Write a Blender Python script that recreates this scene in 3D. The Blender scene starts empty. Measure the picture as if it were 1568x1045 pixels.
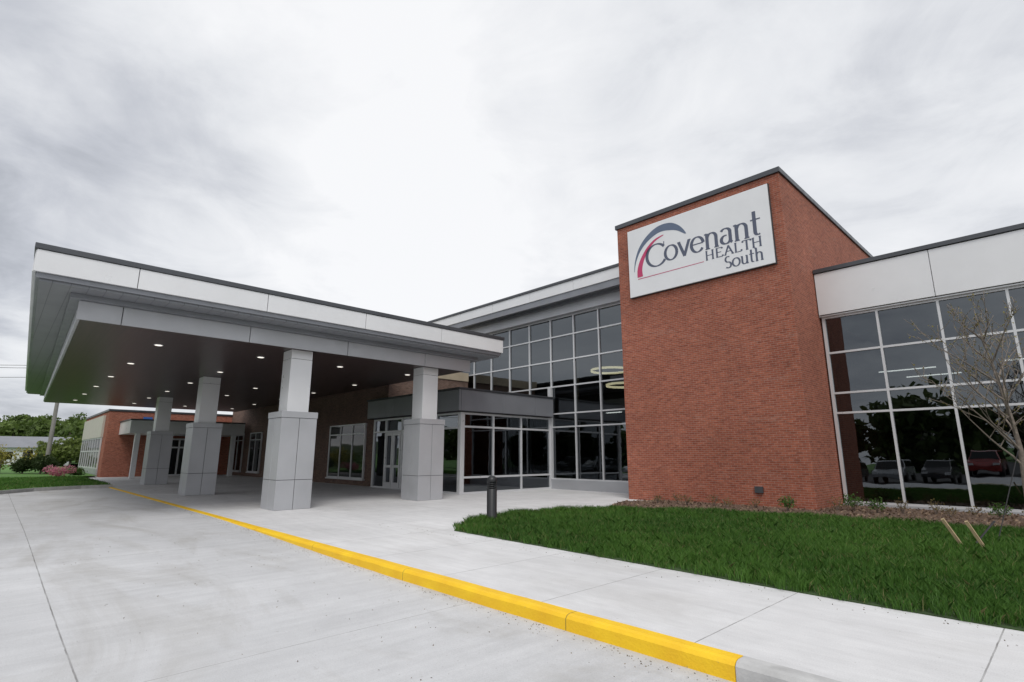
import bpy, math, random
import numpy as np
from mathutils import Vector
random.seed(7); rng=np.random.default_rng(7)
S=bpy.context.scene
COL=S.collection

# ------------------------------------------------------------------ node helpers
def newmat(name):
    m=bpy.data.materials.new(name); m.use_nodes=True
    nt=m.node_tree; b=nt.nodes["Principled BSDF"]
    return m,nt,b
def N(nt,t,**k):
    n=nt.nodes.new(t)
    for a,v in k.items(): setattr(n,a,v)
    return n
def L(nt,a,b): nt.links.new(a,b)
def math_(nt,op,a,b=None,c=None,clamp=False):
    n=N(nt,'ShaderNodeMath',operation=op); n.use_clamp=clamp
    for i,v in enumerate((a,b,c)):
        if v is None: continue
        if isinstance(v,(int,float)): n.inputs[i].default_value=v
        else: L(nt,v,n.inputs[i])
    return n.outputs[0]
def pos(nt):
    g=N(nt,'ShaderNodeNewGeometry'); s=N(nt,'ShaderNodeSeparateXYZ'); L(nt,g.outputs['Position'],s.inputs[0])
    return g.outputs['Position'],s.outputs
def noise(nt,vec,scale,detail=4,rough=.55,dist=0,stretch=None):
    if stretch:
        mp=N(nt,'ShaderNodeMapping'); mp.inputs['Scale'].default_value=stretch; L(nt,vec,mp.inputs[0]); vec=mp.outputs[0]
    n=N(nt,'ShaderNodeTexNoise'); n.inputs['Scale'].default_value=scale; n.inputs['Detail'].default_value=detail
    n.inputs['Roughness'].default_value=rough; n.inputs['Distortion'].default_value=dist
    L(nt,vec,n.inputs['Vector']); return n.outputs['Fac']
def mixc(nt,fac,a,b,blend='MIX'):
    n=N(nt,'ShaderNodeMix',data_type='RGBA',blend_type=blend)
    for i,v in ((0,fac),(6,a),(7,b)):
        if isinstance(v,(int,float)): n.inputs[i].default_value=v
        elif isinstance(v,tuple): n.inputs[i].default_value=(*v,1) if len(v)==3 else v
        else: L(nt,v,n.inputs[i])
    return n.outputs[2]
def maprange(nt,v,a,b,c,d):
    n=N(nt,'ShaderNodeMapRange'); L(nt,v,n.inputs[0])
    for i,x in enumerate((a,b,c,d)): n.inputs[i+1].default_value=x
    return n.outputs[0]
def bump(nt,b,h,strength=.3,dist=.01):
    n=N(nt,'ShaderNodeBump'); n.inputs['Strength'].default_value=strength; n.inputs['Distance'].default_value=dist
    L(nt,h,n.inputs['Height']); L(nt,n.outputs[0],b.inputs['Normal'])
def simple(name,col,rough=.5,metal=0,var=.12,scale=1.2,bmp=0,fine=40,spec=None):
    m,nt,b=newmat(name); P,_=pos(nt)
    n1=noise(nt,P,scale,5); f=maprange(nt,n1,.3,.7,1-var,1+var)
    c=mixc(nt,1.0,col,f,'MULTIPLY')
    L(nt,c,b.inputs['Base Color']); b.inputs['Roughness'].default_value=rough; b.inputs['Metallic'].default_value=metal
    if spec is not None: b.inputs['Specular IOR Level'].default_value=spec
    r=maprange(nt,noise(nt,P,scale*3,4),.3,.7,max(0,rough-.08),min(1,rough+.08)); L(nt,r,b.inputs['Roughness'])
    if bmp: bump(nt,b,noise(nt,P,fine,4),bmp,.01)
    return m
def joint(nt,c,period,off,w):
    f=math_(nt,'FRACT',math_(nt,'ADD',math_(nt,'DIVIDE',math_(nt,'SUBTRACT',c,off),period),.5))
    d=math_(nt,'MULTIPLY',math_(nt,'ABSOLUTE',math_(nt,'SUBTRACT',f,.5)),period)
    return math_(nt,'LESS_THAN',d,w)
# ------------------------------------------------------------------ materials
def concrete(name,base,joints,streak=(1,1,1),stain=.2):
    m,nt,b=newmat(name); P,s=pos(nt)
    big=maprange(nt,noise(nt,P,.22,4,.6,.4),.3,.7,.87,1.07)
    mid=maprange(nt,noise(nt,P,1.3,7,.7),.3,.7,.92,1.06)
    st=maprange(nt,noise(nt,P,2.2,6,.7,0,streak),.3,.7,.92,1.06)
    fine=maprange(nt,noise(nt,P,90,3),.3,.7,.92,1.08)
    f=math_(nt,'MULTIPLY',math_(nt,'MULTIPLY',big,mid),math_(nt,'MULTIPLY',st,fine))
    c=mixc(nt,1.0,base,f,'MULTIPLY')
    sn=maprange(nt,noise(nt,P,.55,6,.68,1.2,(.35,1,1)),.50,.70,0,stain); c=mixc(nt,sn,c,(.33,.315,.29))
    sp=math_(nt,'GREATER_THAN',noise(nt,P,5,3,.7),.715); c=mixc(nt,math_(nt,'MULTIPLY',sp,.28),c,(.22,.21,.19))
    sp=math_(nt,'GREATER_THAN',noise(nt,P,38,2,.5),.73); c=mixc(nt,math_(nt,'MULTIPLY',sp,.5),c,(.2,.19,.18))
    mask=None
    wob=math_(nt,'MULTIPLY',math_(nt,'SUBTRACT',noise(nt,P,6,3),.5),.012)
    for ax,p,o,w in joints:
        j=joint(nt,math_(nt,'ADD',s[ax],wob),p,o,w)
        mask=j if mask is None else math_(nt,'MAXIMUM',mask,j)
    jn=maprange(nt,noise(nt,P,3,4),.3,.7,.3,.85)
    c=mixc(nt,math_(nt,'MULTIPLY',mask,jn),c,(.14,.135,.13))
    L(nt,c,b.inputs['Base Color']); b.inputs['Roughness'].default_value=.8; b.inputs['Specular IOR Level'].default_value=.3
    h=math_(nt,'SUBTRACT',math_(nt,'ADD',noise(nt,P,60,4),math_(nt,'MULTIPLY',noise(nt,P,14,3,.5,0,streak),.8)),math_(nt,'MULTIPLY',mask,2.))
    bump(nt,b,h,.3,.006)
    return m
M_road=concrete('road_concrete',(.555,.56,.575),[(1,4.1,.75,.007),(0,6.2,-5.4,.004)],(3,.3,1),.5)
M_walk=concrete('sidewalk_concrete',(.665,.665,.675),[(0,1.83,-2.58,.006),(1,2.75,7.35,.005)],(.4,3,1),.25)
M_curb=simple('curb_concrete',(.46,.46,.46),.8,var=.18,scale=4,bmp=.4)
m,nt,b=newmat('yellow_curb_paint'); P,s=pos(nt)
w=math_(nt,'GREATER_THAN',noise(nt,P,11,7,.75),.66)
c=mixc(nt,maprange(nt,noise(nt,P,2.5,5),.3,.7,0,1),(.92,.60,.012),(.82,.48,.01))
c=mixc(nt,math_(nt,'MULTIPLY',w,.65),c,(.42,.33,.14))
c=mixc(nt,math_(nt,'MULTIPLY',joint(nt,s[0],3.05,-3.9,.005),.8),c,(.1,.08,.03))
L(nt,c,b.inputs['Base Color']); b.inputs['Roughness'].default_value=.6; bump(nt,b,noise(nt,P,35,4),.5,.012); M_yel=m
def brickmat(name,c1,c2,mort):
    m,nt,b=newmat(name); P,s=pos(nt)
    cb=N(nt,'ShaderNodeCombineXYZ'); L(nt,math_(nt,'ADD',s[0],s[1]),cb.inputs[0]); L(nt,s[2],cb.inputs[1])
    def bt_(bias,ca,cbb):
        bt=N(nt,'ShaderNodeTexBrick'); L(nt,cb.outputs[0],bt.inputs['Vector'])
        for k,v in (('Scale',1),('Mortar Size',.0055),('Mortar Smooth',.2),('Bias',bias),('Brick Width',.2),('Row Height',.0675)): bt.inputs[k].default_value=v
        bt.inputs['Color1'].default_value=(*ca,1); bt.inputs['Color2'].default_value=(*cbb,1); bt.inputs['Mortar'].default_value=(*mort,1); return bt
    bt=bt_(-.1,c1,c2)
    f=maprange(nt,noise(nt,P,.45,6,.65),.3,.7,.82,1.12)
    row=maprange(nt,noise(nt,cb.outputs[0],1.0,3,.6,0,(4.9,14.8,1)),.3,.7,.74,1.22)
    c=mixc(nt,1,bt.outputs['Color'],math_(nt,'MULTIPLY',f,row),'MULTIPLY')
    ef=maprange(nt,noise(nt,cb.outputs[0],1.1,6,.7,.5,(.6,2.2,1)),.58,.78,0,.25); c=mixc(nt,ef,c,(.52,.38,.32))
    L(nt,c,b.inputs['Base Color']); b.inputs['Roughness'].default_value=.85; b.inputs['Specular IOR Level'].default_value=.25
    h=math_(nt,'ADD',math_(nt,'SUBTRACT',1,bt.outputs['Fac']),math_(nt,'MULTIPLY',noise(nt,P,50,3),.3))
    bump(nt,b,h,.5,.008); return m
M_brick=brickmat('red_brick',(.37,.118,.071),(.27,.078,.050),(.35,.25,.205))
M_brick2=brickmat('shaded_brick',(.20,.125,.098),(.135,.088,.072),(.22,.18,.155))  # the brick again, canopy shade put into its colours
M_cap=simple('dark_metal_coping',(.09,.095,.105),.4,.6,.1)
M_white=simple('white_metal_panel',(.75,.76,.78),.35,.1,.05,.6)
M_silver=simple('silver_metal_panel',(.44,.45,.475),.38,.25,.08,.7)
M_grey=simple('grey_metal_panel',(.235,.245,.27),.4,.3,.08,.7)
M_fr=simple('aluminium_frame',(.64,.65,.67),.35,.2,.04)
M_black=simple('black_metal',(.02,.021,.023),.4,.2,.1)
M_gap=simple('panel_backing',(.05,.05,.055),.8)
M_tan=simple('tan_stucco',(.45,.38,.28),.9,bmp=.2)
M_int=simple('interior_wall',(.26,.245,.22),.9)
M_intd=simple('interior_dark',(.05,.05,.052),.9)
M_floor=simple('interior_floor',(.12,.11,.10),.4)
m,nt,b=newmat('brown_soffit'); P,s=pos(nt)
c=mixc(nt,maprange(nt,noise(nt,P,2,5,.6,0,(.15,6,1)),.3,.7,0,1),(.034,.019,.019),(.06,.034,.032))
c=mixc(nt,math_(nt,'MULTIPLY',joint(nt,s[1],.3,0,.008),.7),c,(.01,.007,.007))
L(nt,c,b.inputs['Base Color']); b.inputs['Roughness'].default_value=.33; M_sof=m
m,nt,b=newmat('grey_soffit'); P,s=pos(nt)
c=mixc(nt,maprange(nt,noise(nt,P,1,4),.3,.7,0,1),(.19,.20,.22),(.23,.24,.26))
c=mixc(nt,math_(nt,'MULTIPLY',math_(nt,'MAXIMUM',joint(nt,s[1],.33,.1,.008),joint(nt,s[0],3,0,.008)),.6),c,(.05,.05,.06))
L(nt,c,b.inputs['Base Color']); b.inputs['Roughness'].default_value=.45; M_gsof=m
def glassmat(name,tint,ior):
    m=bpy.data.materials.new(name); m.use_nodes=True; nt=m.node_tree; nt.nodes.clear()
    o=N(nt,'ShaderNodeOutputMaterial'); t=N(nt,'ShaderNodeBsdfTransparent'); g=N(nt,'ShaderNodeBsdfGlossy'); mx=N(nt,'ShaderNodeMixShader')
    t.inputs[0].default_value=(*tint,1); g.inputs['Roughness'].default_value=.008; g.inputs['Color'].default_value=(.86,.93,1,1)
    g_=N(nt,'ShaderNodeNewGeometry')
    nz=noise(nt,g_.outputs['Position'],.9,2); bp=N(nt,'ShaderNodeBump'); bp.inputs['Strength'].default_value=.12; bp.inputs['Distance'].default_value=.02
    L(nt,nz,bp.inputs['Height']); L(nt,bp.outputs[0],g.inputs['Normal'])
    fr=N(nt,'ShaderNodeLayerWeight'); fr.inputs[0].default_value=.5
    f=math_(nt,'ADD',math_(nt,'MULTIPLY',math_(nt,'POWER',fr.outputs['Facing'],4.0),.8),ior,clamp=True)
    L(nt,f,mx.inputs[0]); L(nt,t.outputs[0],mx.inputs[1]); L(nt,g.outputs[0],mx.inputs[2]); L(nt,mx.outputs[0],o.inputs[0]); return m
M_glass=glassmat('tinted_glass',(.12,.135,.14),.13)
m,nt,b=newmat('dark_window_glass'); b.inputs['Base Color'].default_value=(.010,.012,.013,1); b.inputs['Roughness'].default_value=.03; b.inputs['IOR'].default_value=1.42
P,s=pos(nt); bump(nt,b,noise(nt,P,1,2),.05,.02); M_dglass=m
def emis(name,col,st):
    m,nt,b=newmat(name); b.inputs['Base Color'].default_value=(.8,.8,.8,1); b.inputs['Emission Color'].default_value=(*col,1); b.inputs['Emission Strength'].default_value=st; return m
M_lamp=emis('downlight_lens',(1,.93,.82),1.1); M_warm=emis('cove_light',(1,.84,.5),3.0); M_cool=emis('strip_light',(1,.97,.9),4.0)
M_asph=simple('asphalt',(.05,.05,.052),.9,var=.2,scale=2,bmp=.4)
M_lawn=simple('lawn_soil',(.035,.065,.018),.95,var=.35,scale=3,bmp=.5)
M_far=simple('far_grass',(.075,.17,.03),.95,var=.25,scale=.5,bmp=.3)
M_hill=simple('hill_woods',(.045,.07,.025),.95,var=.55,scale=.16,bmp=1,fine=.5)
m,nt,b=newmat('mulch'); P,s=pos(nt)
c=mixc(nt,maprange(nt,noise(nt,P,25,6,.7),.35,.65,0,1),(.06,.035,.025),(.24,.165,.12)); L(nt,c,b.inputs['Base Color']); b.inputs['Roughness'].default_value=.95
bump(nt,b,noise(nt,P,30,5,.7),1,.04); M_mulch=m
def attrmat(name,rough=.6,trans=True):
    m,nt,b=newmat(name); a=N(nt,'ShaderNodeAttribute',attribute_name='col'); L(nt,a.outputs['Color'],b.inputs['Base Color']); b.inputs['Roughness'].default_value=rough
    b.inputs['Specular IOR Level'].default_value=.25
    if trans:
        o=nt.nodes['Material Output']; t=N(nt,'ShaderNodeBsdfTranslucent'); L(nt,a.outputs['Color'],t.inputs[0]); mx=N(nt,'ShaderNodeMixShader'); mx.inputs[0].default_value=.3
        L(nt,b.outputs[0],mx.inputs[1]); L(nt,t.outputs[0],mx.inputs[2]); L(nt,mx.outputs[0],o.inputs[0])
    return m
M_leaf=attrmat('foliage'); M_blade=attrmat('grass_blades',.5)
M_bark=simple('bark',(.16,.13,.11),.9,var=.3,scale=15,bmp=.5)
M_twig=simple('twig_bark',(.19,.16,.135),.9,var=.3,scale=15,bmp=.3)
M_wood=simple('stake_wood',(.50,.38,.23),.8,var=.2,scale=10,bmp=.3)
M_sign=simple('sign_face',(.74,.75,.77),.4,.05,.03)
M_navy=simple('sign_slate_vinyl',(.085,.10,.15),.5,var=.03)
M_slate=simple('sign_swoosh_vinyl',(.11,.145,.22),.5,var=.03)
M_mag=simple('sign_magenta_vinyl',(.50,.045,.14),.5,var=.03)
M_blue=simple('blue_sign',(.03,.11,.36),.5)

# ------------------------------------------------------------------ mesh helpers
def empty(name,loc=(0,0,0)):
    e=bpy.data.objects.new(name,None); e.location=loc; e.empty_display_size=.5; COL.objects.link(e); return e
def mesh(name,v,f,mat,parent=None,smooth=False):
    me=bpy.data.meshes.new(name); me.from_pydata([tuple(p) for p in v],[],f); me.materials.append(mat); me.update()
    if smooth: me.polygons.foreach_set('use_smooth',[True]*len(me.polygons))
    o=bpy.data.objects.new(name,me); COL.objects.link(o)
    if parent: o.parent=parent
    return o
class B:
    def __init__(s,name,mat,parent=None,bevel=0): s.n=name;s.m=mat;s.p=parent;s.v=[];s.f=[];s.b=bevel
    def box(s,x0,x1,y0,y1,z0,z1):
        i=len(s.v); x0,x1=min(x0,x1),max(x0,x1); y0,y1=min(y0,y1),max(y0,y1)
        s.v+=[(x0,y0,z0),(x1,y0,z0),(x1,y1,z0),(x0,y1,z0),(x0,y0,z1),(x1,y0,z1),(x1,y1,z1),(x0,y1,z1)]
        s.f+=[(i,i+3,i+2,i+1),(i+4,i+5,i+6,i+7),(i,i+1,i+5,i+4),(i+1,i+2,i+6,i+5),(i+2,i+3,i+7,i+6),(i+3,i,i+4,i+7)]; return s
    def prism(s,poly,z0,z1):
        i=len(s.v); n=len(poly)
        s.v+=[(x,y,z0) for x,y in poly]+[(x,y,z1) for x,y in poly]
        s.f+=[tuple(i+k for k in reversed(range(n))),tuple(i+n+k for k in range(n))]
        s.f+=[(i+k,i+(k+1)%n,i+n+(k+1)%n,i+n+k) for k in range(n)]; return s
    def quad(s,a,b,c,d):
        i=len(s.v); s.v+=[a,b,c,d]; s.f+=[(i,i+1,i+2,i+3)]; return s
    def tube(s,pts,rad,seg=7):
        pts=[Vector(p) for p in pts]; i0=len(s.v)
        for k,p in enumerate(pts):
            d=(pts[min(k+1,len(pts)-1)]-pts[max(k-1,0)]).normalized()
            u=d.cross(Vector((0,0,1)) if abs(d.z)<.9 else Vector((1,0,0))).normalized(); w=d.cross(u)
            for j in range(seg):
                a=2*math.pi*j/seg; s.v.append(tuple(p+(u*math.cos(a)+w*math.sin(a))*rad[k]))
        for k in range(len(pts)-1):
            for j in range(seg):
                a=i0+k*seg+j; b_=i0+k*seg+(j+1)%seg; s.f.append((a,b_,b_+seg,a+seg))
        s.f.append(tuple(i0+j for j in range(seg))); s.f.append(tuple(i0+(len(pts)-1)*seg+j for j in range(seg))); return s
    def done(s,smooth=False):
        o=mesh(s.n,s.v,s.f,s.m,s.p,smooth)
        if s.b:
            md=o.modifiers.new('bevel','BEVEL'); md.width=s.b; md.segments=2; md.limit_method='ANGLE'
        return o
def cloudmesh(name,v,f,col,mat,parent=None):
    me=bpy.data.meshes.new(name); nv=len(v); k=f.shape[1]; nf=len(f)
    me.vertices.add(nv); me.vertices.foreach_set('co',v.astype(np.float32).ravel())
    me.loops.add(nf*k); me.loops.foreach_set('vertex_index',f.astype(np.int32).ravel())
    me.polygons.add(nf); me.polygons.foreach_set('loop_start',np.arange(nf,dtype=np.int32)*k); me.polygons.foreach_set('loop_total',np.full(nf,k,dtype=np.int32))
    a=me.color_attributes.new('col','FLOAT_COLOR','POINT'); c4=np.ones((nv,4),np.float32); c4[:,:3]=col; a.data.foreach_set('color',c4.ravel())
    me.materials.append(mat); me.update(calc_edges=True); me.validate()
    o=bpy.data.objects.new(name,me); COL.objects.link(o)
    if parent: o.parent=parent
    return o
def leaves(name,pts,size,c1,c2,parent=None,mat=None,light=None):
    n=len(pts); d1=rng.normal(size=(n,3)); d1/=np.linalg.norm(d1,axis=1)[:,None]
    d2=np.cross(d1,rng.normal(size=(n,3))); d2/=np.linalg.norm(d2,axis=1)[:,None]
    s=size*rng.uniform(.6,1.3,(n,1))
    v=np.stack([pts-d1*s,pts+d2*s*.55,pts+d1*s,pts-d2*s*.55],1).reshape(-1,3)
    f=np.arange(n*4).reshape(n,4)
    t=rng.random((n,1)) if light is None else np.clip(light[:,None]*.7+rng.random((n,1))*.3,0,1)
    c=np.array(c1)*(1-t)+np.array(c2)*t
    return cloudmesh(name,v,f,np.repeat(c,4,0),mat or M_leaf,parent)
def blobpts(c,r,n,inner=.55):
    d=rng.normal(size=(n,3)); d/=np.linalg.norm(d,axis=1)[:,None]
    R=rng.uniform(inner,1,(n,1))**.6
    w=1+.22*np.sin(d[:,:1]*5+c[0])*np.cos(d[:,1:2]*6+c[1])+.12*np.sin(d[:,2:]*9+c[0]*3)
    return d*R*w*np.array(r)+np.array(c)

# ------------------------------------------------------------------ ground
B('ground',M_far).quad((-600,-600,-.25),(600,-600,-.25),(600,600,-.25),(-600,600,-.25)).done()
B('parking_lot',M_asph).quad((-60,-44,-.2),(60,-44,-.2),(60,-7,-.2),(-60,-7,-.2)).done()
def rz(x):
    if x>-6: return -.15
    if x<-17: return -.012
    t=(-6-x)/11; return -.15+.138*(3*t*t-2*t**3)
v=[];f=[]
xs=list(np.linspace(40,-6,6))+list(np.linspace(-7,-17,16))+list(np.linspace(-18,-52,6))
for x in xs: v+= [(x,-7.5,rz(x)-.02),(x,4.5,rz(x))]
for i in range(len(xs)-1): a=i*2; f.append((a,a+1,a+3,a+2))
mesh('road',v,f,M_road)
B('sidewalk',M_walk).box(-52,40,4.66,21,-.3,0).done()
CE=(-2.15)
def curb(name,x0,x1,mat):
    b_=B(name,mat); prof=[(4.485,-.3),(4.49,-.035),(4.515,-.006),(4.55,.004),(4.66,.004),(4.66,-.3)]
    nx=max(2,int((x1-x0)/.4)); k=len(prof)
    for i in range(nx+1):
        x=x0+(x1-x0)*i/nx; j=random.gauss(0,.003)
        b_.v+=[(x,y+(j if y<4.6 else 0),z+j*.3) for y,z in prof]
    for i in range(nx): b_.f+=[(i*k+j,i*k+j+1,i*k+j+1+k,i*k+j+k) for j in range(k-1)]
    b_.f+=[tuple(range(k)),tuple(nx*k+j for j in reversed(range(k)))]
    return b_.done()
curb('yellow_curb',-34.3,CE,M_yel); curb('concrete_curb',CE+.006,40,M_curb)
# grit and bits of leaf lying in the gutter and on the paving
n=900; gx=-rng.random(n)**1.3*22+2; gy=4.46-np.abs(rng.normal(0,.12,n)); gz=np.array([rz(x) for x in gx])+.004
n2=260; hx=rng.uniform(-14,1,n2); hy=rng.uniform(1,4.4,n2); hz=np.array([rz(x) for x in hx])+.002
n3=160; kx=rng.uniform(-12,1,n3); ky=7.1-np.abs(rng.normal(0,.25,n3)); kz=np.full(n3,.006)
pts=np.concatenate([np.stack([gx,gy,gz],1),np.stack([hx,hy,hz],1),np.stack([kx,ky,kz],1)])
leaves('pavement_grit',pts,.009,(.10,.08,.06),(.28,.24,.18),mat=attrmat('grit',.9,False))
lp=[(-34.3,4.66),(-34.2,3.4),(-33.2,1.6),(-31.4,.2),(-30.5,-1.5),(-30,-7.5)]
b_=B('lawn_curb',M_curb)
for (x0,y0),(x1,y1) in zip(lp,lp[1:]): b_.prism([(x0,y0),(x0-.16,y0),(x1-.16,y1),(x1,y1)],-.2,.13)
b_.done()
B('left_lawn',M_far).prism([(x-.16,y) for x,y in lp]+[(-49.9,-7.5),(-49.9,4.66)],-.2,.125).done()
v=[(-49.9,-40,.12),(-49.9,5.8,.12),(-90,5.8,.5),(-90,-40,.5),(-250,60,3),(-250,-60,3),(-90,80,.5)]
mesh('lawn_slope',v,[(0,1,2,3),(3,2,6,4,5)],M_far)
# wooded ridge
v=[];f=[];ny=60; ridge=[]
for i in range(ny+1):
    y=-150+400*i/ny; h=10+2.2*math.sin(y*.021+1)+1.2*math.sin(y*.06)+.5*math.sin(y*.31)
    for k,(dx,hh) in enumerate(((0,0),(-30,.55),(-60,.9),(-85,1),(-120,.8))):
        v.append((-225+dx,y,h*hh+.6))
for i in range(ny):
    for k in range(4): a=i*5+k; f.append((a,a+5,a+6,a+1))
mesh('hills',v,f,M_hill,smooth=True)
GP=np.array([(-9.6,7.45),(-10.3,8.1),(-10.9,9.3),(-11.25,11),(-11.2,12.6),(-10.3,14.0),(-8,15.2),(-5.4,15.9),(0,16.3),(8,16.6),(20,16.6),(20,7.2),(-2,7.15)])
B('lawn',M_lawn).prism([tuple(p) for p in GP][::-1],-.1,.012).done()
bedp=[(-10.3,14.0),(-8,15.19),(-5.4,15.89),(0,16.29),(8,16.59),(20,16.59),(20,19.86),(-5.45,19.86),(-5.45,17.39),(-10.75,17.39),(-11.1,15.6)]
B('mulch_bed',M_mulch).prism(bedp,-.1,.05).done()
def inpoly(px,py,poly):
    ins=np.zeros(len(px),bool); n=len(poly); j=n-1
    for i in range(n):
        xi,yi=poly[i];xj,yj=poly[j]
        c=((yi>py)!=(yj>py))&(px<(xj-xi)*(py-yi)/(yj-yi+1e-12)+xi); ins^=c; j=i
    return ins
def grass(name,poly,x0,x1,y0,y1,dens,h0,h1,z,wid):
    n=int((x1-x0)*(y1-y0)*dens); px=rng.uniform(x0,x1,n); py=rng.uniform(y0,y1,n)
    k=inpoly(px+.05*np.sin(py*9)+.03*np.sin(px*17),py+.05*np.sin(px*11)+.03*np.sin(px*29),poly); px,py=px[k],py[k]; n=len(px)
    pn=.5+.25*np.sin(px*3.1+np.sin(py*2.3)*2)+.25*np.sin(py*4.3+np.cos(px*1.9)*2)
    pn3=.5+.5*np.sin(px*11+2*np.sin(py*7))*np.sin(py*9+2*np.cos(px*5))
    pn2=.5+.5*np.sin(px*.9+1.3*np.sin(py*.7))*np.cos(py*.8)
    keep=rng.random(n)<(.45+.55*pn3); px,py,pn,pn2,pn3=[q[keep] for q in (px,py,pn,pn2,pn3)]; n=len(px)
    h=rng.uniform(h0,h1,n)*(.5+.45*pn+.4*pn3); a=rng.uniform(0,2*np.pi,n); w=wid*rng.uniform(.6,1.3,n)
    la=rng.uniform(0,2*np.pi,n); ll=h*rng.uniform(.1,1.0,n)
    base=np.stack([px,py,np.full(n,z)],1); dx=np.stack([np.cos(a)*w,np.sin(a)*w,np.zeros(n)],1)
    mid=base+np.stack([np.cos(la)*ll*.3,np.sin(la)*ll*.3,h*.6],1)
    tip=base+np.stack([np.cos(la)*ll,np.sin(la)*ll,h],1)
    v=np.stack([base-dx,base+dx,mid+dx*.7,tip,mid-dx*.7],1).reshape(-1,3)
    f=np.arange(n*5).reshape(n,5)
    t=np.clip(rng.random(n)*.55+pn2*.3+pn*.25-.05,0,1)[:,None]
    c=np.array((.034,.10,.018))*(1-t)+np.array((.125,.26,.045))*t
    dry=rng.random(n)<.03+.05*(pn<.3); c[dry]=(.27,.25,.11)
    return cloudmesh(name,v,f,np.repeat(c,5,0),M_blade)
g1=grass('lawn_grass',GP,-11.5,4,7.1,11.5,2800,.07,.16,.01,.0045)
g2=grass('lawn_grass_far',GP,-11.5,8,11.5,17.3,1400,.07,.15,.01,.006); g2.parent=g1
GL=np.array([(x-.2,y) for x,y in lp]+[(-49,-7.5),(-49,4.66)])
grass('left_lawn_grass',GL,-50,-30,-2,4.7,250,.05,.11,.125,.012)
n=7000; px=rng.uniform(-11,8,n); py=rng.uniform(14.0,19.9,n)
k=inpoly(px,py,np.array(bedp)); pts=np.stack([px[k],py[k],rng.uniform(.05,.09,k.sum())],1)
leaves('mulch_chips',pts,.04,(.06,.035,.025),(.32,.23,.16),mat=attrmat('chips',.9,False))

# ------------------------------------------------------------------ building
BLD=empty('medical_center_building',(0,0,0))
FR=B('window_frames',M_fr,BLD); GLS=B('window_glass',M_glass,BLD); DG=B('dark_window_panes',M_dglass,BLD)
def curtain(plane,c,ps,zs,fw=.065,gl=GLS,fr=FR,d0=.07,d1=.05,tilt=.0035):
    def bx(a0,a1,z0,z1,e=0):
        if plane=='y': fr.box(a0,a1,c-d0-e,c+d1,z0,z1)
        else: fr.box(c-d1,c+d0+e,a0,a1,z0,z1)
    for i,p in enumerate(ps):
        w=fw*(.5 if 0<i<len(ps)-1 else .7); bx(p-w,p+w,zs[0],zs[-1],.003)
    for i,z in enumerate(zs):
        w=fw*.5
        z0,z1=(z,z+2*w) if i==0 else ((z-2*w,z) if i==len(zs)-1 else (z-w,z+w))
        for a,b2 in zip(ps,ps[1:]): bx(a+fw*.5,b2-fw*.5,z0,z1)
    for a,b2 in zip(ps,ps[1:]):
        for z0,z1 in zip(zs,zs[1:]):
            t1,t2=rng.normal(0,tilt,2); w=(b2-a)/2; h=(z1-z0)/2
            o=lambda sx,sz: max(-.04,min(.04,t1*w*sx+t2*h*sz))
            if plane=='y': gl.quad((a,c+o(-1,-1),z0),(b2,c+o(1,-1),z0),(b2,c+o(1,1),z1),(a,c+o(-1,1),z1))
            else: gl.quad((c+o(-1,-1),a,z0),(c+o(1,-1),b2,z0),(c+o(1,1),b2,z1),(c+o(-1,1),a,z1))
B('brick_tower',M_brick,BLD,.01).box(-11.9,-5.5,17.4,30,-.2,10.72).done()
B('tower_coping',M_cap,BLD,.01).box(-11.96,-5.44,17.33,30.06,10.72,10.9).done()
YW=19.95
B('right_wing_base',M_silver,BLD).box(-5.495,16,YW-.08,YW+.1,-.2,.12).done()
curtain('y',YW,[-5.4,-3.86,-2.3,-.75,.8,2.35,3.9,5.45,7,8.55,10.1,11.65,13.2,14.75],[.12,2.95,3.6,4.95,6.2])
rw=B('right_wing_fascia_panels',M_white,BLD,.006)
xs=[-5.48,-2.3,.8,3.9,7,10.1,13.2,16]
for a,b2 in zip(xs,xs[1:]): rw.box(a+.008,b2-.008,YW-.22,YW-.1,6.26,7.72)
rw.done()
B('right_wing_fascia_backing',M_gap,BLD).box(-5.49,16,YW-.1,YW+.3,6.24,7.74).done()
B('right_wing_fascia_trim',M_fr,BLD).box(-5.495,16,YW-.17,YW+.1,6.2,6.24).done()
B('right_wing_coping',M_cap,BLD,.008).box(-5.49,16.1,YW-.27,34,7.74,7.88).done()
B('right_wing_ceiling',M_int,BLD).box(-5.49,16,YW+.3,30,6.3,6.4).done()
B('right_wing_back_wall',M_int,BLD).box(-5.49,16,29.9,30.2,-.2,7.7).done()
B('right_wing_floor',M_floor,BLD).box(-5.49,16,YW+.1,29.9,-.1,.02).done()
B('right_wing_end_wall',M_brick,BLD).box(16,16.3,YW,34,-.2,7.73).done()
ic=B('interior_columns',M_int,BLD)
for x in (-1,5,11): ic.box(x,x+.5,23.5,24,0,6.3)
for x in (-26,-20,-14): ic.box(x,x+.5,23.5,24,0,8.5)
ic.done()
idv=B('interior_mezzanine',M_int,BLD); idv.box(-5.4,16,25,29.9,3.3,3.7); idv.box(-32,-12,26,31.9,4.0,4.5); idv.done()
st=B('interior_strip_lights',M_cool,BLD)
for x in (-4.5,-1.2,2.1,5.4): 
    st.box(x,x+1.6,22.2,22.27,4.45,4.48); st.box(x+.4,x+2.0,24.4,24.47,4.45,4.48)
for x in (-17.8,-16.,-14.2): st.box(x,x+1.0,24.2,24.27,3.85,3.9)
st.done()
B('interior_dark_strip',M_intd,BLD).box(-5.3,-4.85,20.2,20.25,2.9,6.2).done()  # dark strip just behind the glass, next to the tower
rl=B('ring_lights',M_warm,BLD)
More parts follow.
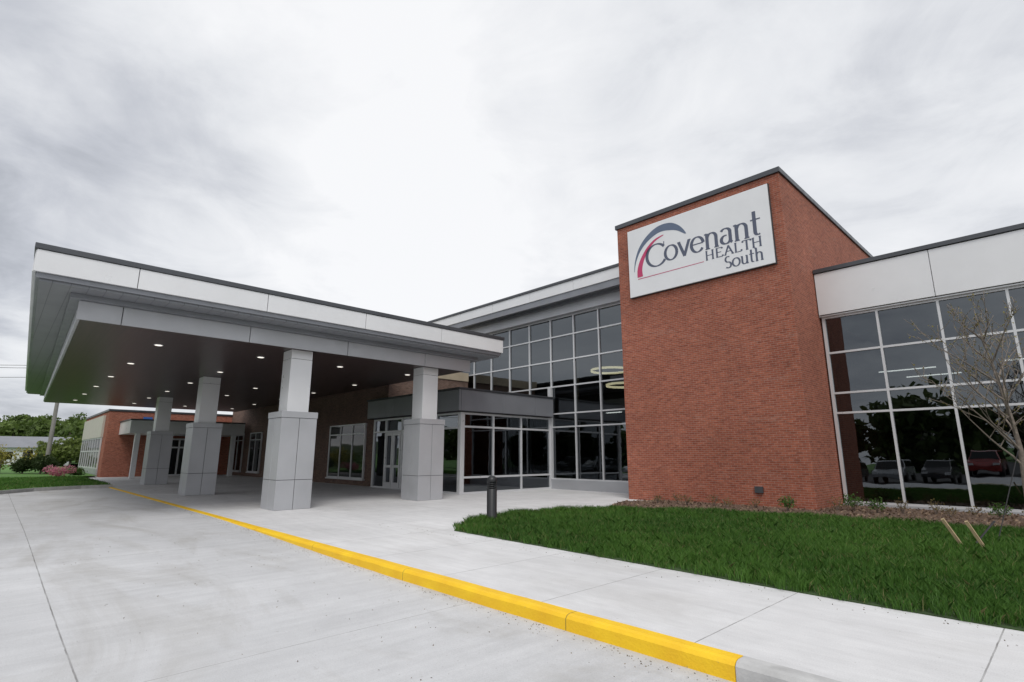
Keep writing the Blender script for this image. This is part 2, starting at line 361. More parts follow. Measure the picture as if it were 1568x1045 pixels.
def ring(c,r,h):
    n=40
    for i in range(n):
        a0=2*math.pi*i/n;a1=2*math.pi*(i+1)/n
        rl.quad((c[0]+r*math.cos(a0),c[1]+r*math.sin(a0),c[2]),(c[0]+r*math.cos(a1),c[1]+r*math.sin(a1),c[2]),(c[0]+r*math.cos(a1),c[1]+r*math.sin(a1),c[2]+h),(c[0]+r*math.cos(a0),c[1]+r*math.sin(a0),c[2]+h))
ring((-18.0,25,6.3),1.1,.13); ring((-16.8,24.6,5.3),1.0,.13); rl.done()
YL=20.0
xs=[-18-1.53*k for k in range(9,-1,-1)]+[-16.47,-14.94,-13.41,-11.9]
curtain('y',YL,xs,[.45,2.95,3.6,4.95,6.25,7.5,8.5])
B('left_wing_base',M_silver,BLD).box(-18.1,-11.91,YL-.12,YL+.15,-.2,.45).done()
B('left_wing_corner_post',M_fr,BLD).box(-18.16,-17.96,YL-.16,YL-.075,.45,4.95).done()
B('left_wing_beam',M_silver,BLD).box(-33,-11.91,YL-.35,YL+.1,8.5,8.95).done()
B('left_wing_beam_step',M_grey,BLD).box(-33,-11.91,YL-.5,YL+.1,8.953,9.1).done()
B('left_wing_overhang',M_gsof,BLD).box(-33,-11.91,YL-.95,YL+12,9.103,9.3).done()
fp=B('left_wing_fascia_panels',M_white,BLD,.005)
x=-33
while x<-12: fp.box(x+.008,min(x+2.9,-11.91)-.008,YL-1.05,YL-.93,9.32,9.82); x+=2.9
fp.done()
B('left_wing_fascia_lower',M_grey,BLD).box(-33,-11.91,YL-1.0,YL-.951,9.0,9.318).done()
B('left_wing_coping',M_cap,BLD,.006).box(-33.05,-11.91,YL-1.1,YL+12,9.823,9.95).done()
B('left_wing_back_wall',M_int,BLD).box(-33,-11.91,31.8,32,-.2,9.1).done()
B('left_wing_floor',M_floor,BLD).box(-33,-11.91,YL+.16,31.8,-.1,.02).done()
B('left_wing_end_wall',M_brick,BLD).box(-33.3,-33.0,YL,32,-.2,9.2).done()
B('rear_brick_block',M_brick2,BLD).box(-50,-24.5,14.5,YL-.2,-.2,5.85).done()
B('rear_block_parapet',M_tan,BLD).box(-50.05,-24.45,14.45,YL-.2,5.853,6.35).done()
def framed_window(x0,x1,z0,z1,n,y=14.5):
    ps=list(np.linspace(x0,x1,n+1))
    curtain('y',y-.06,ps,[z0,z1-.55,z1],.07,gl=DG,d0=.04,d1=.055)
    B('window_sill',M_fr,BLD).box(x0-.1,x1+.1,y-.16,y-.002,z0-.08,z0-.003).done()
framed_window(-30.8,-26.6,.35,3.3,3)
framed_window(-35.6,-33.4,.35,3.3,2)
framed_window(-44.7,-42.3,.35,3.3,2); framed_window(-48.8,-46.4,.35,3.3,2)
VX=-18.1; VY=14.3
curtain('x',VX,[VY+.08,16.1,17.85,19.85],[.0,.68,2.8,3.4],.08)
curtain('y',VY,[-25.3,-24.15,-22.65,-21.2,-19.8,VX-.08],[.0,2.75,3.4],.08)
dr=B('entrance_doors',M_fr,BLD,.004)
for a,b2 in ((-24.1,-23.42),(-23.38,-22.7),(-22.6,-21.95),(-21.9,-21.25)):
    dr.box(a,a+.1,VY-.1,VY-.01,.02,2.7); dr.box(b2-.1,b2,VY-.1,VY-.01,.02,2.7); dr.box(a+.1,b2-.1,VY-.1,VY-.01,.02,.3); dr.box(a+.1,b2-.1,VY-.1,VY-.01,2.55,2.7); dr.box(a+.1,b2-.1,VY-.1,VY-.01,1.0,1.12)
dr.done()
B('vestibule_corner_post',M_fr,BLD,.01).box(VX-.08,VX+.1,VY-.1,VY+.08,0,3.4).done()
vp=B('vestibule_fascia_panels',M_grey,BLD,.006)
xx=[-25.5,-23.0,-20.5,VX+.35]
for a,b2 in zip(xx,xx[1:]): vp.box(a+.007,b2-.007,VY-.4,VY-.3,3.45,4.33)
yy=[VY-.4,16.4,18.5,YL-.2]
for a,b2 in zip(yy,yy[1:]): vp.box(VX+.25,VX+.352,(a+.11 if a<15 else a+.007),b2-.007,3.45,4.33)
vp.done()
B('vestibule_roof',M_gap,BLD).box(-25.49,VX+.25,VY-.3,YL-.15,3.42,4.34).done()
B('vestibule_coping',M_cap,BLD,.006).box(-25.55,VX+.40,VY-.45,YL-.15,4.343,4.42).done()
B('vestibule_side_wall',M_grey,BLD).box(-25.5,-25.38,VY+.03,14.49,0,3.42).done()
FR.done(); GLS.done(); DG.done()
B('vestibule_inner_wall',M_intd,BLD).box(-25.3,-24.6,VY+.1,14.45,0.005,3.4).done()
# small wall fittings
wf=B('wall_hydrant_and_louvre',M_cap,BLD,.004); wf.box(-7.2,-6.95,17.33,17.398,.45,.65); wf.done()

# ------------------------------------------------------------------ canopy
CAN=empty('entrance_canopy')
def sk(x): return .029*(-15.5-x)
XF,XB=-15.5,-46.2; Y1=14.3
def ringpoly(o): return [(XF-o,.07+o+sk(XF-o)),(XF-o,Y1-o),(XB+o,Y1-o),(XB+o,.07+o+sk(XB+o))]
B('coping',M_cap,CAN,.01).prism(ringpoly(-.05),6.14,6.27).done()
B('core_backing',M_gap,CAN).prism(ringpoly(.05),5.66,6.137).done()
wp=B('white_fascia_panels',M_white,CAN,.006)
yb=[.07,2.0,5.1,8.2,11.25,Y1]
for a,b2 in zip(yb,yb[1:]): wp.box(XF-.045,XF+.02,a+(.0 if a<.1 else .008),b2-.008,5.62,6.13)
for x0 in np.arange(XF-.06,XB+3,-3.05):
    x1=x0-3.03
    wp.prism([(x0,.05+sk(x0)),(x0,.115+sk(x0)),(x1,.115+sk(x1)),(x1,.05+sk(x1))],5.62,6.13)
wp.box(XF-3,XF-.05,Y1-.045,Y1+.02,5.62,6.13)
wp.done()
B('fascia_lower_band',M_grey,CAN,.006).prism(ringpoly(.055),5.50,5.655).done()
B('outer_soffit',M_gsof,CAN).prism(ringpoly(.12),5.44,5.497).done()
B('soffit_step',M_grey,CAN).prism(ringpoly(.72),5.32,5.437).done()
bm=B('perimeter_beam_panels',M_silver,CAN,.006)
o=.92
yb=[1.0,1.9,5.0,8.1,11.2,Y1-o]
for a,b2 in zip(yb,yb[1:]): bm.box(XF-o-.06,XF-o,a+(.0 if a<1.1 else .008),b2-.008,4.85,5.317)
for x0 in np.arange(XF-o-.07,XB+4,-3.05):
    x1=x0-3.03; y0=.07+o
    bm.prism([(x0,y0+sk(x0)),(x0,y0+.06+sk(x0)),(x1,y0+.06+sk(x1)),(x1,y0+sk(x1))],4.85,5.317)
bm.done()
B('inner_core',M_gap,CAN).prism(ringpoly(o+.062),4.93,5.318).done()
B('brown_soffit',M_sof,CAN).prism(ringpoly(o+.064),4.90,4.927).done()
dl=B('downlight_trims',M_fr,CAN); dn=B('downlights',M_lamp,CAN)
for x in (-19,-23.6,-28.2,-32.8,-37.4,-42):
    for y in (3.2,6.2,9.1,12.1):
        n=16
        dl.prism([(x+.13*math.cos(2*math.pi*k/n),y+.13*math.sin(2*math.pi*k/n)) for k in range(n)],4.885,4.899)
        dn.prism([(x+.10*math.cos(2*math.pi*k/n),y+.10*math.sin(2*math.pi*k/n)) for k in range(n)],4.878,4.884)
dl.done(); dn.done()
cb=B('column_panels',M_silver,CAN,.006); cc=B('column_cores',M_gap,CAN); cw=B('column_shafts',M_white,CAN,.006)
def column(xf,y0):
    W=1.1; g=.007; x0=xf-W; x1=xf; y1=y0+W; ym=(y0+y1)/2; xm=(x0+x1)/2
    cc.box(x0+.02,x1-.02,y0+.02,y1-.02,0,2.88)
    for z0,z1 in ((.0,.86),(.87,2.72)):
        for X0,X1 in ((x0,xm-g),(xm+g,x1)):
            for Ya,Yb in ((y0,ym-g),(ym+g,y1)): cb.box(X0,X1,Ya,Yb,z0+.004,z1)
    cb.box(x0-.015,x1+.015,y0-.015,y1+.015,2.73,2.92)
    w=.21
    cc.box(x0+w+.02,x1-w-.02,y0+w+.02,y1-w-.02,2.9,4.9)
    for z0,z1 in ((2.925,4.60),(4.61,4.89)): cw.box(x0+w,x1-w,y0+w,y1-w,z0,z1)
column(-16.6,6.2); column(-25.2,5.85); column(-36.0,6.3); column(-16.6,11.2)
cb.done(); cc.done(); cw.done()

# ------------------------------------------------------------------ left brick annex
AN=empty('brick_annex_building'); ax=-50
B('brick_walls',M_brick,AN).box(-64,ax,5.95,30,-.2,4.85).done()
B('coping',M_cap,AN).box(-64.1,ax+.05,5.88,30,4.853,5.0).done()
B('beige_wall_panel',simple('beige_panel',(.52,.50,.45),.7,var=.05),AN).box(-63.5,ax-1.6,5.8,5.947,2.95,4.6).done()
B('white_wall_base',M_silver,AN).box(-63.5,ax-1.6,5.85,5.947,.0,.55).done()
f2=B('frames',M_fr,AN); g2_=B('panes',M_dglass,AN)
curtain('y',5.88,list(np.linspace(-63.4,ax-1.7,9)),[.55,1.9,2.95],.1,gl=g2_,fr=f2,d0=.04,d1=.05)
curtain('x',ax+.07,[8.9,9.8,10.75,11.7,12.9],[.0,2.2,2.9],.12,gl=g2_,fr=f2,d0=.04,d1=.06)
f2.done(); g2_.done()
B('porch_fascia',M_white,AN,.01).box(ax+.01,-45.5,6.7,14.2,3.1,4.0).done()
B('porch_coping',M_cap,AN).box(ax+.01,-45.45,6.65,14.2,4.003,4.1).done()
pc=B('porch_posts',M_white,AN,.01)
for y in (7.1,8.6,13.4): pc.box(-46.1,-45.8,y,y+.3,0,3.097)
pc.done()
B('blue_wall_sign',M_blue,AN).box(ax+.01,ax+.08,8.1,8.7,4.25,4.5).done()

# ------------------------------------------------------------------ sign
SG=empty('building_sign')
B('sign_board',M_sign,SG,.01).box(-11.33,-5.85,17.27,17.392,7.64,10.41).done()
B('sign_frame',M_gap,SG).box(-11.35,-5.83,17.31,17.394,7.62,10.43).done()
SX,SZ=-11.33,7.64; off=[0]
def ribbon(bt,pts,ws):
    n=len(pts); i0=len(bt.v); off[0]+=1; y=17.266-.0003*(off[0]%12)
    for k in range(n):
        a=pts[max(0,k-1)];b2=pts[min(n-1,k+1)]; d=(b2[0]-a[0],b2[1]-a[1]); l=math.hypot(*d) or 1
        nx,nz=-d[1]/l,d[0]/l; w=ws[k]/2
        bt.v+=[(SX+pts[k][0]+nx*w,y,SZ+pts[k][1]+nz*w),(SX+pts[k][0]-nx*w,y,SZ+pts[k][1]-nz*w)]
    for k in range(n-1): a=i0+2*k; bt.f.append((a,a+1,a+3,a+2))
def pen(bt,pts,thick,thin):
    ws=[]; n=len(pts)
    for k in range(n):
        a=pts[max(0,k-1)];b2=pts[min(n-1,k+1)]; d=(b2[0]-a[0],b2[1]-a[1]); l=math.hypot(*d) or 1
        ws.append(thin+(thick-thin)*(abs(d[1])/l)**1.3)
    ribbon(bt,pts,ws)
def arc(cx,cy,rx,ry,a0,a1,n=22): return [(cx+rx*math.cos(math.radians(a0+(a1-a0)*i/n)),cy+ry*math.sin(math.radians(a0+(a1-a0)*i/n))) for i in range(n+1)]
G={
'o':([arc(.47,.5,.42,.5,0,360,30)],.98),
'v':([[(.08,1),(.44,0)],[(.42,.0),(.80,1)],[(-.02,1),(.2,1)],[(.7,1),(.92,1)]],.88),
'e':([arc(.46,.5,.4,.5,5,325,28),[(.07,.54),(.86,.54)]],.92),
'n':([[(.2,0),(.2,1)],[(.2,.7)]+arc(.5,.68,.28,.3,150,0,12)+[(.78,0)],[(.05,0),(.35,0)],[(.63,0),(.93,0)],[(.03,.97),(.2,1.0)]],1.0),
'h':([[(.2,0),(.2,1.55)],[(.2,.7)]+arc(.5,.68,.28,.3,150,0,12)+[(.78,0)],[(.05,0),(.35,0)],[(.63,0),(.93,0)],[(.03,1.52),(.2,1.55)]],1.0),
'a':([arc(.38,.74,.28,.25,155,0,12)+[(.66,.12),(.76,.02)],arc(.38,.28,.28,.27,75,345,20)],.86),
't':([[(.28,1.5),(.28,.25)]+arc(.46,.2,.18,.18,180,300,8),[(.05,.98),(.62,.98)]],.66),
'u':([[(.2,1),(.2,.3)]+arc(.46,.3,.26,.28,180,350,12),[(.75,1),(.75,0)],[(.05,.98),(.2,.98)],[(.6,.98),(.75,.98)],[(.75,.02),(.92,.02)]],.98),
'S':([arc(.42,1.08,.30,.34,50,270,16)+arc(.42,.38,.33,.36,90,-140,18)],.9),
'H':([[(.15,0),(.15,1)],[(.8,0),(.8,1)],[(.15,.5),(.8,.5)],[(.04,0),(.27,0)],[(.04,1),(.27,1)],[(.68,0),(.92,0)],[(.68,1),(.92,1)]],1.05),
'E':([[(.15,0),(.15,1)],[(.05,1),(.7,1)],[(.15,.52),(.6,.52)],[(.05,0),(.74,0)],[(.7,1),(.7,.85)],[(.74,0),(.74,.17)]],.84),
'A':([[(.1,0),(.48,1.0)],[(.46,1.0),(.88,0)],[(.25,.36),(.7,.36)],[(0,0),(.22,0)],[(.74,0),(1.0,0)]],1.0),
'L':([[(.15,0),(.15,1)],[(.05,0),(.7,0)],[(.04,1),(.27,1)],[(.7,0),(.7,.18)]],.78),
'T':([[(.42,0),(.42,1)],[(.03,1),(.82,1)],[(.3,0),(.55,0)],[(.03,1),(.03,.83)],[(.82,1),(.82,.83)]],.86),
}
tb=B('sign_lettering',M_navy,SG)
def text(t,s0,h0,sx,sz,thick,thin,track=0):
    s=s0
    for ch in t:
        st_,adv=G[ch]
        for q in st_: pen(tb,[(s+x*sx,h0+z*sz) for x,z in q],thick,thin)
        s+=adv*sx+track
pen(tb,arc(1.26,1.44,.42,.44,38,325,36),.13,.05)
ribbon(tb,[(1.58,1.70),(1.60,1.90)],[.035,.035])
text('ovenant',1.60,1.09,.568,.57,.118,.042)
text('HEALTH',3.18,.69,.345,.33,.06,.026,.014)
text('South',3.85,.21,.29,.29,.062,.028)
tb.done()
def smooth(p,n=6):
    out=[];m_=len(p)
    for i in range(m_-1):
        p0=p[max(0,i-1)];p1=p[i];p2=p[i+1];p3=p[min(m_-1,i+2)]
        for k in range(n):
            t=k/n; out.append(tuple(.5*((2*p1[j])+(-p0[j]+p2[j])*t+(2*p0[j]-5*p1[j]+4*p2[j]-p3[j])*t*t+(-p0[j]+3*p1[j]-3*p2[j]+p3[j])*t**3) for j in (0,1)))
    out.append(p[-1]); return out
sb=B('sign_upper_swoosh',M_slate,SG)
c_=smooth([(.25,1.0),(.32,1.4),(.53,1.85),(.88,2.2),(1.35,2.43),(1.8,2.43),(2.2,2.25),(2.52,1.92)]); nn=len(c_)-1
def wprof(t): return .02+.27*(math.sin(math.pi*min(1,t/1.5)))**1.6 if t<.75 else (.02+.27)*(1-(t-.75)/.25)**.7+.004
ribbon(sb,c_,[wprof(k/nn) for k in range(nn+1)]); sb.done()
mb=B('sign_swoosh',M_mag,SG)
c_=smooth([(.50,.74),(.50,1.05),(.62,1.40),(.88,1.78),(1.22,2.05),(1.6,2.16)]); nn=len(c_)
ribbon(mb,c_,[.24*(1-k/nn)**.8+.012 for k in range(nn)])
ribbon(mb,[(.4,.67),(3.12,.67)],[.03,.022]); mb.done()

# ------------------------------------------------------------------ bollard
def lathe(name,prof,mat,parent=None,seg=28):
    v=[];f=[]
    for r,z in prof: v+=[(r*math.cos(2*math.pi*k/seg),r*math.sin(2*math.pi*k/seg),z) for k in range(seg)]
    for i in range(len(prof)-1):
        for k in range(seg): a=i*seg+k;b2=i*seg+(k+1)%seg; f.append((a,b2,b2+seg,a+seg))
    f.append(tuple(range(seg))[::-1]); f.append(tuple((len(prof)-1)*seg+k for k in range(seg)))
    return mesh(name,v,f,mat,parent,True)
BO=empty('bollard_light',(-10.3,9.15,0))
lathe('post',[(.15,0),(.15,.03),(.125,.035),(.125,.78),(.11,.785)],M_black,BO)
lathe('lens_core',[(.06,.785),(.06,.93)],M_gap,BO)
for k in range(3): lathe('louvre_%d'%k,[(.125,.80+.045*k),(.125,.82+.045*k),(.08,.83+.045*k)],M_black,BO)
lathe('dome_cap',[(.125,.93),(.128,.95),(.125,1.0),(.105,1.05),(.065,1.085),(.02,1.10),(.001,1.102)],M_black,BO)

# ------------------------------------------------------------------ young tree with stakes
TR=empty('young_tree',(-.86,15.1,0))
tb2=B('trunk_and_limbs',M_twig,TR); buds=[]
def branch(p,d,l,r,depth):
    n=6; pts=[p];rad=[r];cur=Vector(p);dd=Vector(d).normalized()
    for k in range(n):
        dd=(dd+Vector((random.gauss(0,.10),random.gauss(0,.10),random.gauss(.05,.06)))).normalized()
        cur=cur+dd*(l/n); pts.append(tuple(cur)); rad.append(r*(1-.7*(k+1)/n))
        if depth>0 and k>=1 and random.random()<.75:
            sd=(dd*.7+Vector((random.gauss(0,.7),random.gauss(0,.7),random.uniform(.1,.6)))).normalized()
            branch(tuple(cur),sd,l*random.uniform(.35,.6),rad[-1]*.65,depth-1)
        if depth<=1 and random.random()<.45: buds.append(tuple(cur))
    tb2.tube(pts,[max(.0055,x) for x in rad],6)
tp=[(0,0,0),(-.02,0,.6),(.0,.02,1.2),(.02,0,1.7),(-.02,-.03,2.3),(-.10,-.05,3.0),(-.2,-.1,3.8),(-.28,-.12,4.7)]
tb2.tube(tp,[.065,.056,.05,.046,.037,.028,.018,.007],9)
for z,l in ((1.4,1.5),(1.7,1.7),(2.0,1.7),(2.3,1.6),(2.7,1.4),(3.1,1.2),(3.5,1.0),(4.0,.7)):
    i=max(j for j in range(len(tp)) if tp[j][2]<=z); t=(z-tp[i][2])/(tp[i+1][2]-tp[i][2]); p=Vector(tp[i]).lerp(Vector(tp[i+1]),t)
    a=random.uniform(0,6.3); branch(tuple(p),(math.cos(a),math.sin(a),.9),l,.022,2)
    a=math.radians(226+random.uniform(-40,40)); branch(tuple(p),(math.cos(a),math.sin(a),.85),l,.022,2)
tb2.done(True)
bp=np.array(buds); bp=np.repeat(bp,2,0)+rng.normal(0,.025,(len(bp)*2,3)); bp=bp[rng.random(len(bp))<.45]
leaves('young_leaves',bp,.024,(.12,.11,.03),(.30,.26,.08),TR)
SK=empty('tree_stakes')
for i,(x,y,dx,dy) in enumerate(((-1.65,12.5,-.22,-.2),(-1.33,12.35,-.20,-.2))):
    B('stake_%d'%(i+1),M_wood,SK).tube([(x,y,-.02),(x+dx,y+dy,.5)],[.032,.032],4).done()
B('guy_wire',M_black,SK).tube([(-1.3,13.6,.05),(-.86,15.1,1.75)],[.009,.009],5).done()
B('ratchet_strap',M_black,SK).tube([(-1.5,12.6,.1),(-1.25,13.1,.45)],[.016,.016],5).done()
def shrub(name,x,y,r,h,n,c1,c2,sz=.03):
    e=empty(name,(x,y,.04)); st_=B('stems',M_bark,e)
    for k in range(7):
        a=random.uniform(0,6.3); st_.tube([(0,0,0),(math.cos(a)*r*.4,math.sin(a)*r*.4,h*.5),(math.cos(a)*r*.8,math.sin(a)*r*.8,h*.85)],[.008,.006,.003],4)
    st_.done(); leaves('leaves',blobpts((0,0,h*.58),(r,r,h*.42),n,.2),sz,c1,c2,e)
gr=((.03,.07,.015),(.10,.2,.04))
shrub('boxwood_shrub',-6.0,16.6,.22,.42,340,*gr)
shrub('boxwood_shrub',-4.75,18.1,.28,.48,340,*gr); shrub('boxwood_shrub',-4.1,17.8,.24,.40,280,*gr); shrub('boxwood_shrub',-1.6,18.2,.24,.42,280,*gr)
for x,y in ((-10.0,16.2),(-9.4,16.6),(-8.9,16.2),(-8.3,16.7),(-7.6,16.4),(-6.9,16.8),(-3.5,18.1),(-3.0,18.5),(-2.5,18.0),(-2.1,18.6),(-1.1,18.3),(-.5,18.6),(.2,18.3),(.9,18.5),(-5.1,17.6)):
    shrub('perennial_plant',x+random.uniform(-.1,.1),y,.2,random.uniform(.25,.42),110,(.10,.07,.035),(.24,.2,.08),.024)

# ------------------------------------------------------------------ distant vegetation
def treeline(name,spots,c1,c2,leafs=.5,n=900,lowz=.18):
    e=empty(name); P=[];LT=[]; tk=B('trunks',M_bark,e)
    for (x,y,z,r,h) in spots:
        tk.tube([(x,y,z-1),(x,y,z+h*.4),(x+.2,y,z+h*.7)],[.25,.18,.06],6)
        tone=random.random()*.5
        for q in range(7):
            a=random.uniform(0,6.3); rr=random.uniform(0,.6)*r; zz=random.uniform(lowz,.8)
            br=r*random.uniform(.35,.6)
            p=blobpts((x+rr*math.cos(a),y+rr*math.sin(a),z+h*zz),(br,br,min(br*.8,h*.25)),n//7,.4); P.append(p)
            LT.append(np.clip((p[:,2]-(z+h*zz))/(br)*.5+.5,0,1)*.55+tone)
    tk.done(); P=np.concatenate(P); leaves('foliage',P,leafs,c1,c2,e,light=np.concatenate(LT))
sp=[]
for k in range(110):
    x=random.uniform(-190,-105); y=random.uniform(-26,60); sp.append((x,y,.8,random.uniform(3,5),random.uniform(4.2,6.8)+(-105-x)*.045))
for k in range(110):
    y=random.uniform(-45,90); kx=random.uniform(0,85); hh=min(1,.15+kx/70); h=10+2.2*math.sin(y*.021+1)+1.2*math.sin(y*.06)
    sp.append((-225-kx,y,h*hh-1.2,random.uniform(4,6),random.uniform(4.5,6.5)))
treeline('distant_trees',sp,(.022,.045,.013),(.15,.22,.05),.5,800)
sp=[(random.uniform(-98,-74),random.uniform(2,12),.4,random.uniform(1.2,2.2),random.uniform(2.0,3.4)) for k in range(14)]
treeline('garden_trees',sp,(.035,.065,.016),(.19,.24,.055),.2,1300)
def bush(name,x,y,z,r,h,c1,c2,n=1800,sz=.09):
    e=empty(name,(x,y,z)); B('stems',M_bark,e).tube([(0,0,-.1),(0,0,h*.5)],[.06,.03],6).done()
    P=[blobpts((random.gauss(0,r*.3),random.gauss(0,r*.3),h*random.uniform(.35,.65)),(r*.6,r*.6,h*.38),n//5,.5) for k in range(5)]
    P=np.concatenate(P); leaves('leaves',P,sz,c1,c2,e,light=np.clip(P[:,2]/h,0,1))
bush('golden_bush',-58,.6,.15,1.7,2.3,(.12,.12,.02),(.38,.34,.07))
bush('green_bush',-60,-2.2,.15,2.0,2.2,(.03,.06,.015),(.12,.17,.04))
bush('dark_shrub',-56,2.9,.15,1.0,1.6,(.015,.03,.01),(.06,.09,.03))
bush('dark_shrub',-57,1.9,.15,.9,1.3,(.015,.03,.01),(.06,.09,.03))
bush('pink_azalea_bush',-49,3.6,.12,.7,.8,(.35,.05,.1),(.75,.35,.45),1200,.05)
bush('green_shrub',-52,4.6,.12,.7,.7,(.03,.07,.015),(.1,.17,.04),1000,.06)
UP=empty('utility_pole',(-60,3.4,0))
B('pole',simple('pole_grey',(.24,.23,.22),.8),UP).tube([(0,0,0),(0,0,9.6)],[.17,.12],12).done()
B('crossarm',M_bark,UP).box(-.06,.06,-1.2,1.2,8.9,9.05).done()
wi=B('power_lines',M_black,UP)
for z,o_ in ((9.1,-1.1),(9.1,1.1),(8.2,0)):
    wi.tube([(0,o_-k*4.2,z-1.2*(1-((k-5)/5)**2)) for k in range(11)],[.018]*11,4)
wi.done()
HO=empty('distant_house',(-92,3.2,.3)); B('walls',M_white,HO).box(-3,3,-4,4,0,2.2).done()
hr=B('gable_roof',M_grey,HO)
hr.v=[(-3.4,-4.3,2.2),(3.4,-4.3,2.2),(3.4,4.3,2.2),(-3.4,4.3,2.2),(0,-4.3,3.6),(0,4.3,3.6)]; hr.f=[(0,1,4),(2,3,5),(1,2,5,4),(3,0,4,5),(0,3,2,1)]; hr.done()
B('window_and_door',M_dglass,HO).box(3.003,3.03,-2.6,-1.4,.8,1.7).box(3.003,3.03,-.5,.4,.0,1.9).box(3.003,3.03,1.5,2.8,.8,1.7).done()

# ------------------------------------------------------------------ behind the camera: cars and trees (seen reflected)
def paint(n,c):
    m,nt,b=newmat(n); b.inputs['Base Color'].default_value=(*c,1); b.inputs['Roughness'].default_value=.25; b.inputs['Coat Weight'].default_value=.6; return m
paints=[paint('car_paint_%d'%i,c) for i,c in enumerate(((.6,.6,.62),(.03,.03,.035),(.3,.31,.33),(.25,.02,.02),(.04,.07,.15),(.7,.7,.7)))]
M_tyre=simple('tyre',(.02,.02,.02),.9)
def car(x,y,mat,suv):
    e=empty('parked_car',(x,y,-.2)); e.rotation_euler=(0,0,math.radians(90+random.uniform(-2,2)))
    top=1.7 if suv else 1.45
    prof=[(-2.25,.35),(-2.3,.7),(-2.2,.98),(-1.75,1.05),(-1.25 if not suv else -1.9,top-.06),(-.9,top),(.45,top),(.75,top-.07),(1.35,1.02),(2.05,.88),(2.28,.68),(2.3,.35)]
    cut=[0,0,0,.0,.16,.18,.18,.16,.02,0,0,0]
    v=[];n=len(prof)
    for sgn in (-1,1):
        for (a,z),c in zip(prof,cut): v.append((a,sgn*(.9-c),z))
    f=[tuple(range(n))[::-1],tuple(range(n,2*n))]+[(i,(i+1)%n,n+(i+1)%n,n+i) for i in range(n)]
    o=mesh('body',v,f,mat,e); md=o.modifiers.new('b','BEVEL'); md.width=.05; md.segments=2
    w=B('windows',M_dglass,e)
    for sgn in (-1,1):
        yb_,yt=sgn*.905,sgn*.765
        xb0=-1.6 if not suv else -1.95
        w.quad((xb0,yb_,1.06),(1.2,yb_,1.06),(.68,yt,top-.12),(xb0+.35,yt,top-.12))
    w.quad((1.36,-.8,1.04),(1.36,.8,1.04),(.80,.68,top-.07),(.80,-.68,top-.07))
    w.quad((-1.82,.8,1.08),(-1.82,-.8,1.08),((-1.32 if not suv else -1.97),-.68,top-.1),((-1.32 if not suv else -1.97),.68,top-.1)); w.done()
    t=B('wheels',M_tyre,e)
    for wx in (-1.4,1.4):
        for sgn in (-1,1): t.tube([(wx,sgn*.72,.33),(wx,sgn*.93,.33)],[.33,.33],20)
    t.done()
    h=B('headlights',M_fr,e); h.box(2.22,2.31,-.85,-.5,.62,.78); h.box(2.22,2.31,.5,.85,.62,.78); h.done()
for i in range(15):
    car(7-2.9*i,-12+random.uniform(-.3,.3),random.choice(paints),random.random()<.5)
sp=[(x+random.uniform(-2,2),random.uniform(-62,-48),-.2,random.uniform(4,5.5),random.uniform(7.5,10)) for x in np.arange(-110,60,3.2)]
treeline('tree_row',sp,(.02,.04,.012),(.08,.12,.03),.7,700,.08)

# ------------------------------------------------------------------ world
W=bpy.data.worlds.new('World'); S.world=W; W.use_nodes=True; nt=W.node_tree; nt.nodes.clear()
out=N(nt,'ShaderNodeOutputWorld'); sky=N(nt,'ShaderNodeTexSky',sky_type='NISHITA'); sky.sun_disc=False
sel,srot=math.radians(52),math.radians(130)
sky.sun_elevation=sel; sky.sun_rotation=srot
b1=N(nt,'ShaderNodeBackground'); b1.inputs[1].default_value=.1; L(nt,sky.outputs[0],b1.inputs[0])
tc=N(nt,'ShaderNodeTexCoord'); D=tc.outputs['Generated']; sx=N(nt,'ShaderNodeSeparateXYZ'); L(nt,D,sx.inputs[0])
zc=math_(nt,'ADD',math_(nt,'MAXIMUM',sx.outputs[2],0),.16)
cb_=N(nt,'ShaderNodeCombineXYZ'); L(nt,math_(nt,'DIVIDE',sx.outputs[0],zc),cb_.inputs[0]); L(nt,math_(nt,'DIVIDE',sx.outputs[1],zc),cb_.inputs[1])
n1=noise(nt,cb_.outputs[0],.75,8,.52,.5); n2=noise(nt,cb_.outputs[0],2.6,8,.6,.6,(1,1,1)); n3=noise(nt,cb_.outputs[0],.3,2,.5)
val=math_(nt,'ADD',math_(nt,'MULTIPLY',n1,.58),math_(nt,'ADD',math_(nt,'MULTIPLY',n2,.24),math_(nt,'MULTIPLY',n3,.18)))
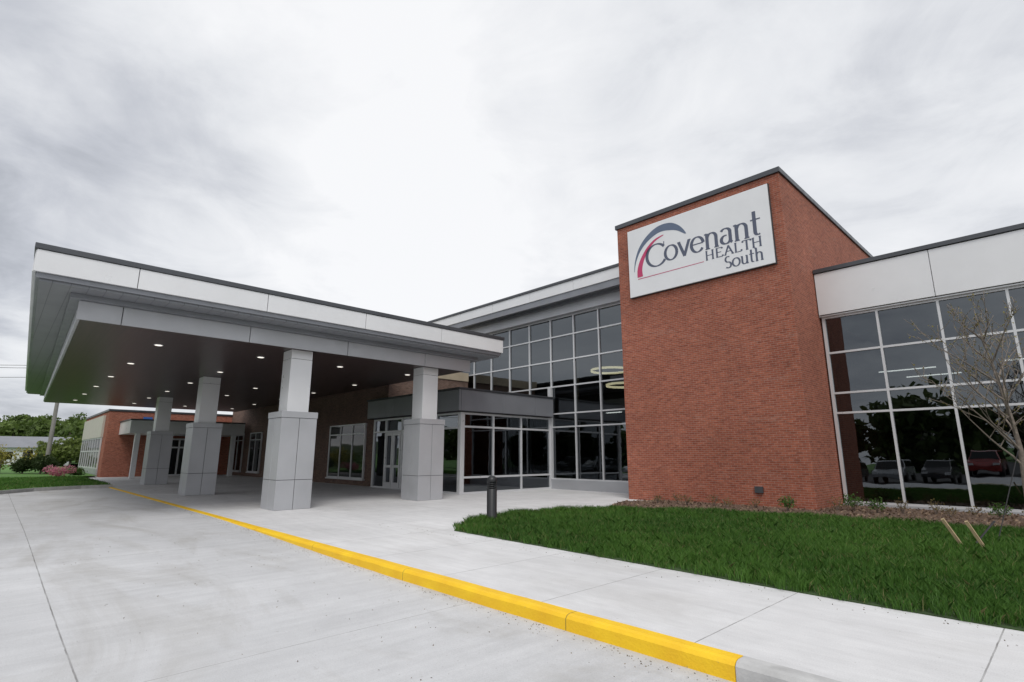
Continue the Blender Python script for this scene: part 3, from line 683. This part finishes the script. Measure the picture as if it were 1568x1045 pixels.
def blob(d,lo,hi,amt):
    vm=N(nt,'ShaderNodeVectorMath',operation='DOT_PRODUCT'); L(nt,D,vm.inputs[0]); d=Vector(d).normalized(); vm.inputs[1].default_value=d
    r=N(nt,'ShaderNodeMapRange',interpolation_type='SMOOTHSTEP'); L(nt,vm.outputs['Value'],r.inputs[0])
    for i,x in enumerate((lo,hi,0,amt)): r.inputs[i+1].default_value=x
    return r.outputs[0]
for a in (blob((-.96,-.06,.33),.88,1,.11),blob((-.80,.1,.6),.94,1,.05),blob((.05,.87,.5),.86,1,.055)):
    val=math_(nt,'SUBTRACT',val,a)
val=math_(nt,'ADD',val,blob((-.55,.70,.42),.8,1,.05))
cr=N(nt,'ShaderNodeValToRGB'); L(nt,val,cr.inputs[0]); e=cr.color_ramp
e.elements[0].position=.28; e.elements[0].color=(.34,.36,.40,1); e.elements[1].position=.56; e.elements[1].color=(.94,.945,.96,1)
q=e.elements.new(.37); q.color=(.56,.58,.63,1); q=e.elements.new(.465); q.color=(.79,.805,.835,1)
b2_=N(nt,'ShaderNodeBackground'); b2_.inputs[1].default_value=1.05; L(nt,cr.outputs[0],b2_.inputs[0])
mx=N(nt,'ShaderNodeMixShader'); mx.inputs[0].default_value=.94; L(nt,b1.outputs[0],mx.inputs[1]); L(nt,b2_.outputs[0],mx.inputs[2]); L(nt,mx.outputs[0],out.inputs[0])
sl=bpy.data.lights.new('sun','SUN'); sl.energy=1.5; sl.angle=math.radians(25); sl.color=(1,.96,.9); so=bpy.data.objects.new('sun',sl); COL.objects.link(so)
sd=Vector((math.sin(srot)*math.cos(sel),math.cos(srot)*math.cos(sel),math.sin(sel)))
so.rotation_euler=(-sd).to_track_quat('-Z','Y').to_euler()
# ------------------------------------------------------------------ camera
cd=bpy.data.cameras.new('camera'); cd.sensor_width=36; cd.lens=18.71; cd.clip_start=.1; cd.clip_end=2000
co=bpy.data.objects.new('camera',cd); COL.objects.link(co); co.location=(0,0,1.6)
co.rotation_euler=(math.radians(90+12.1),0,math.radians(46.3)); S.camera=co
S.view_settings.view_transform='Standard'; S.view_settings.look='None'; S.view_settings.exposure=0
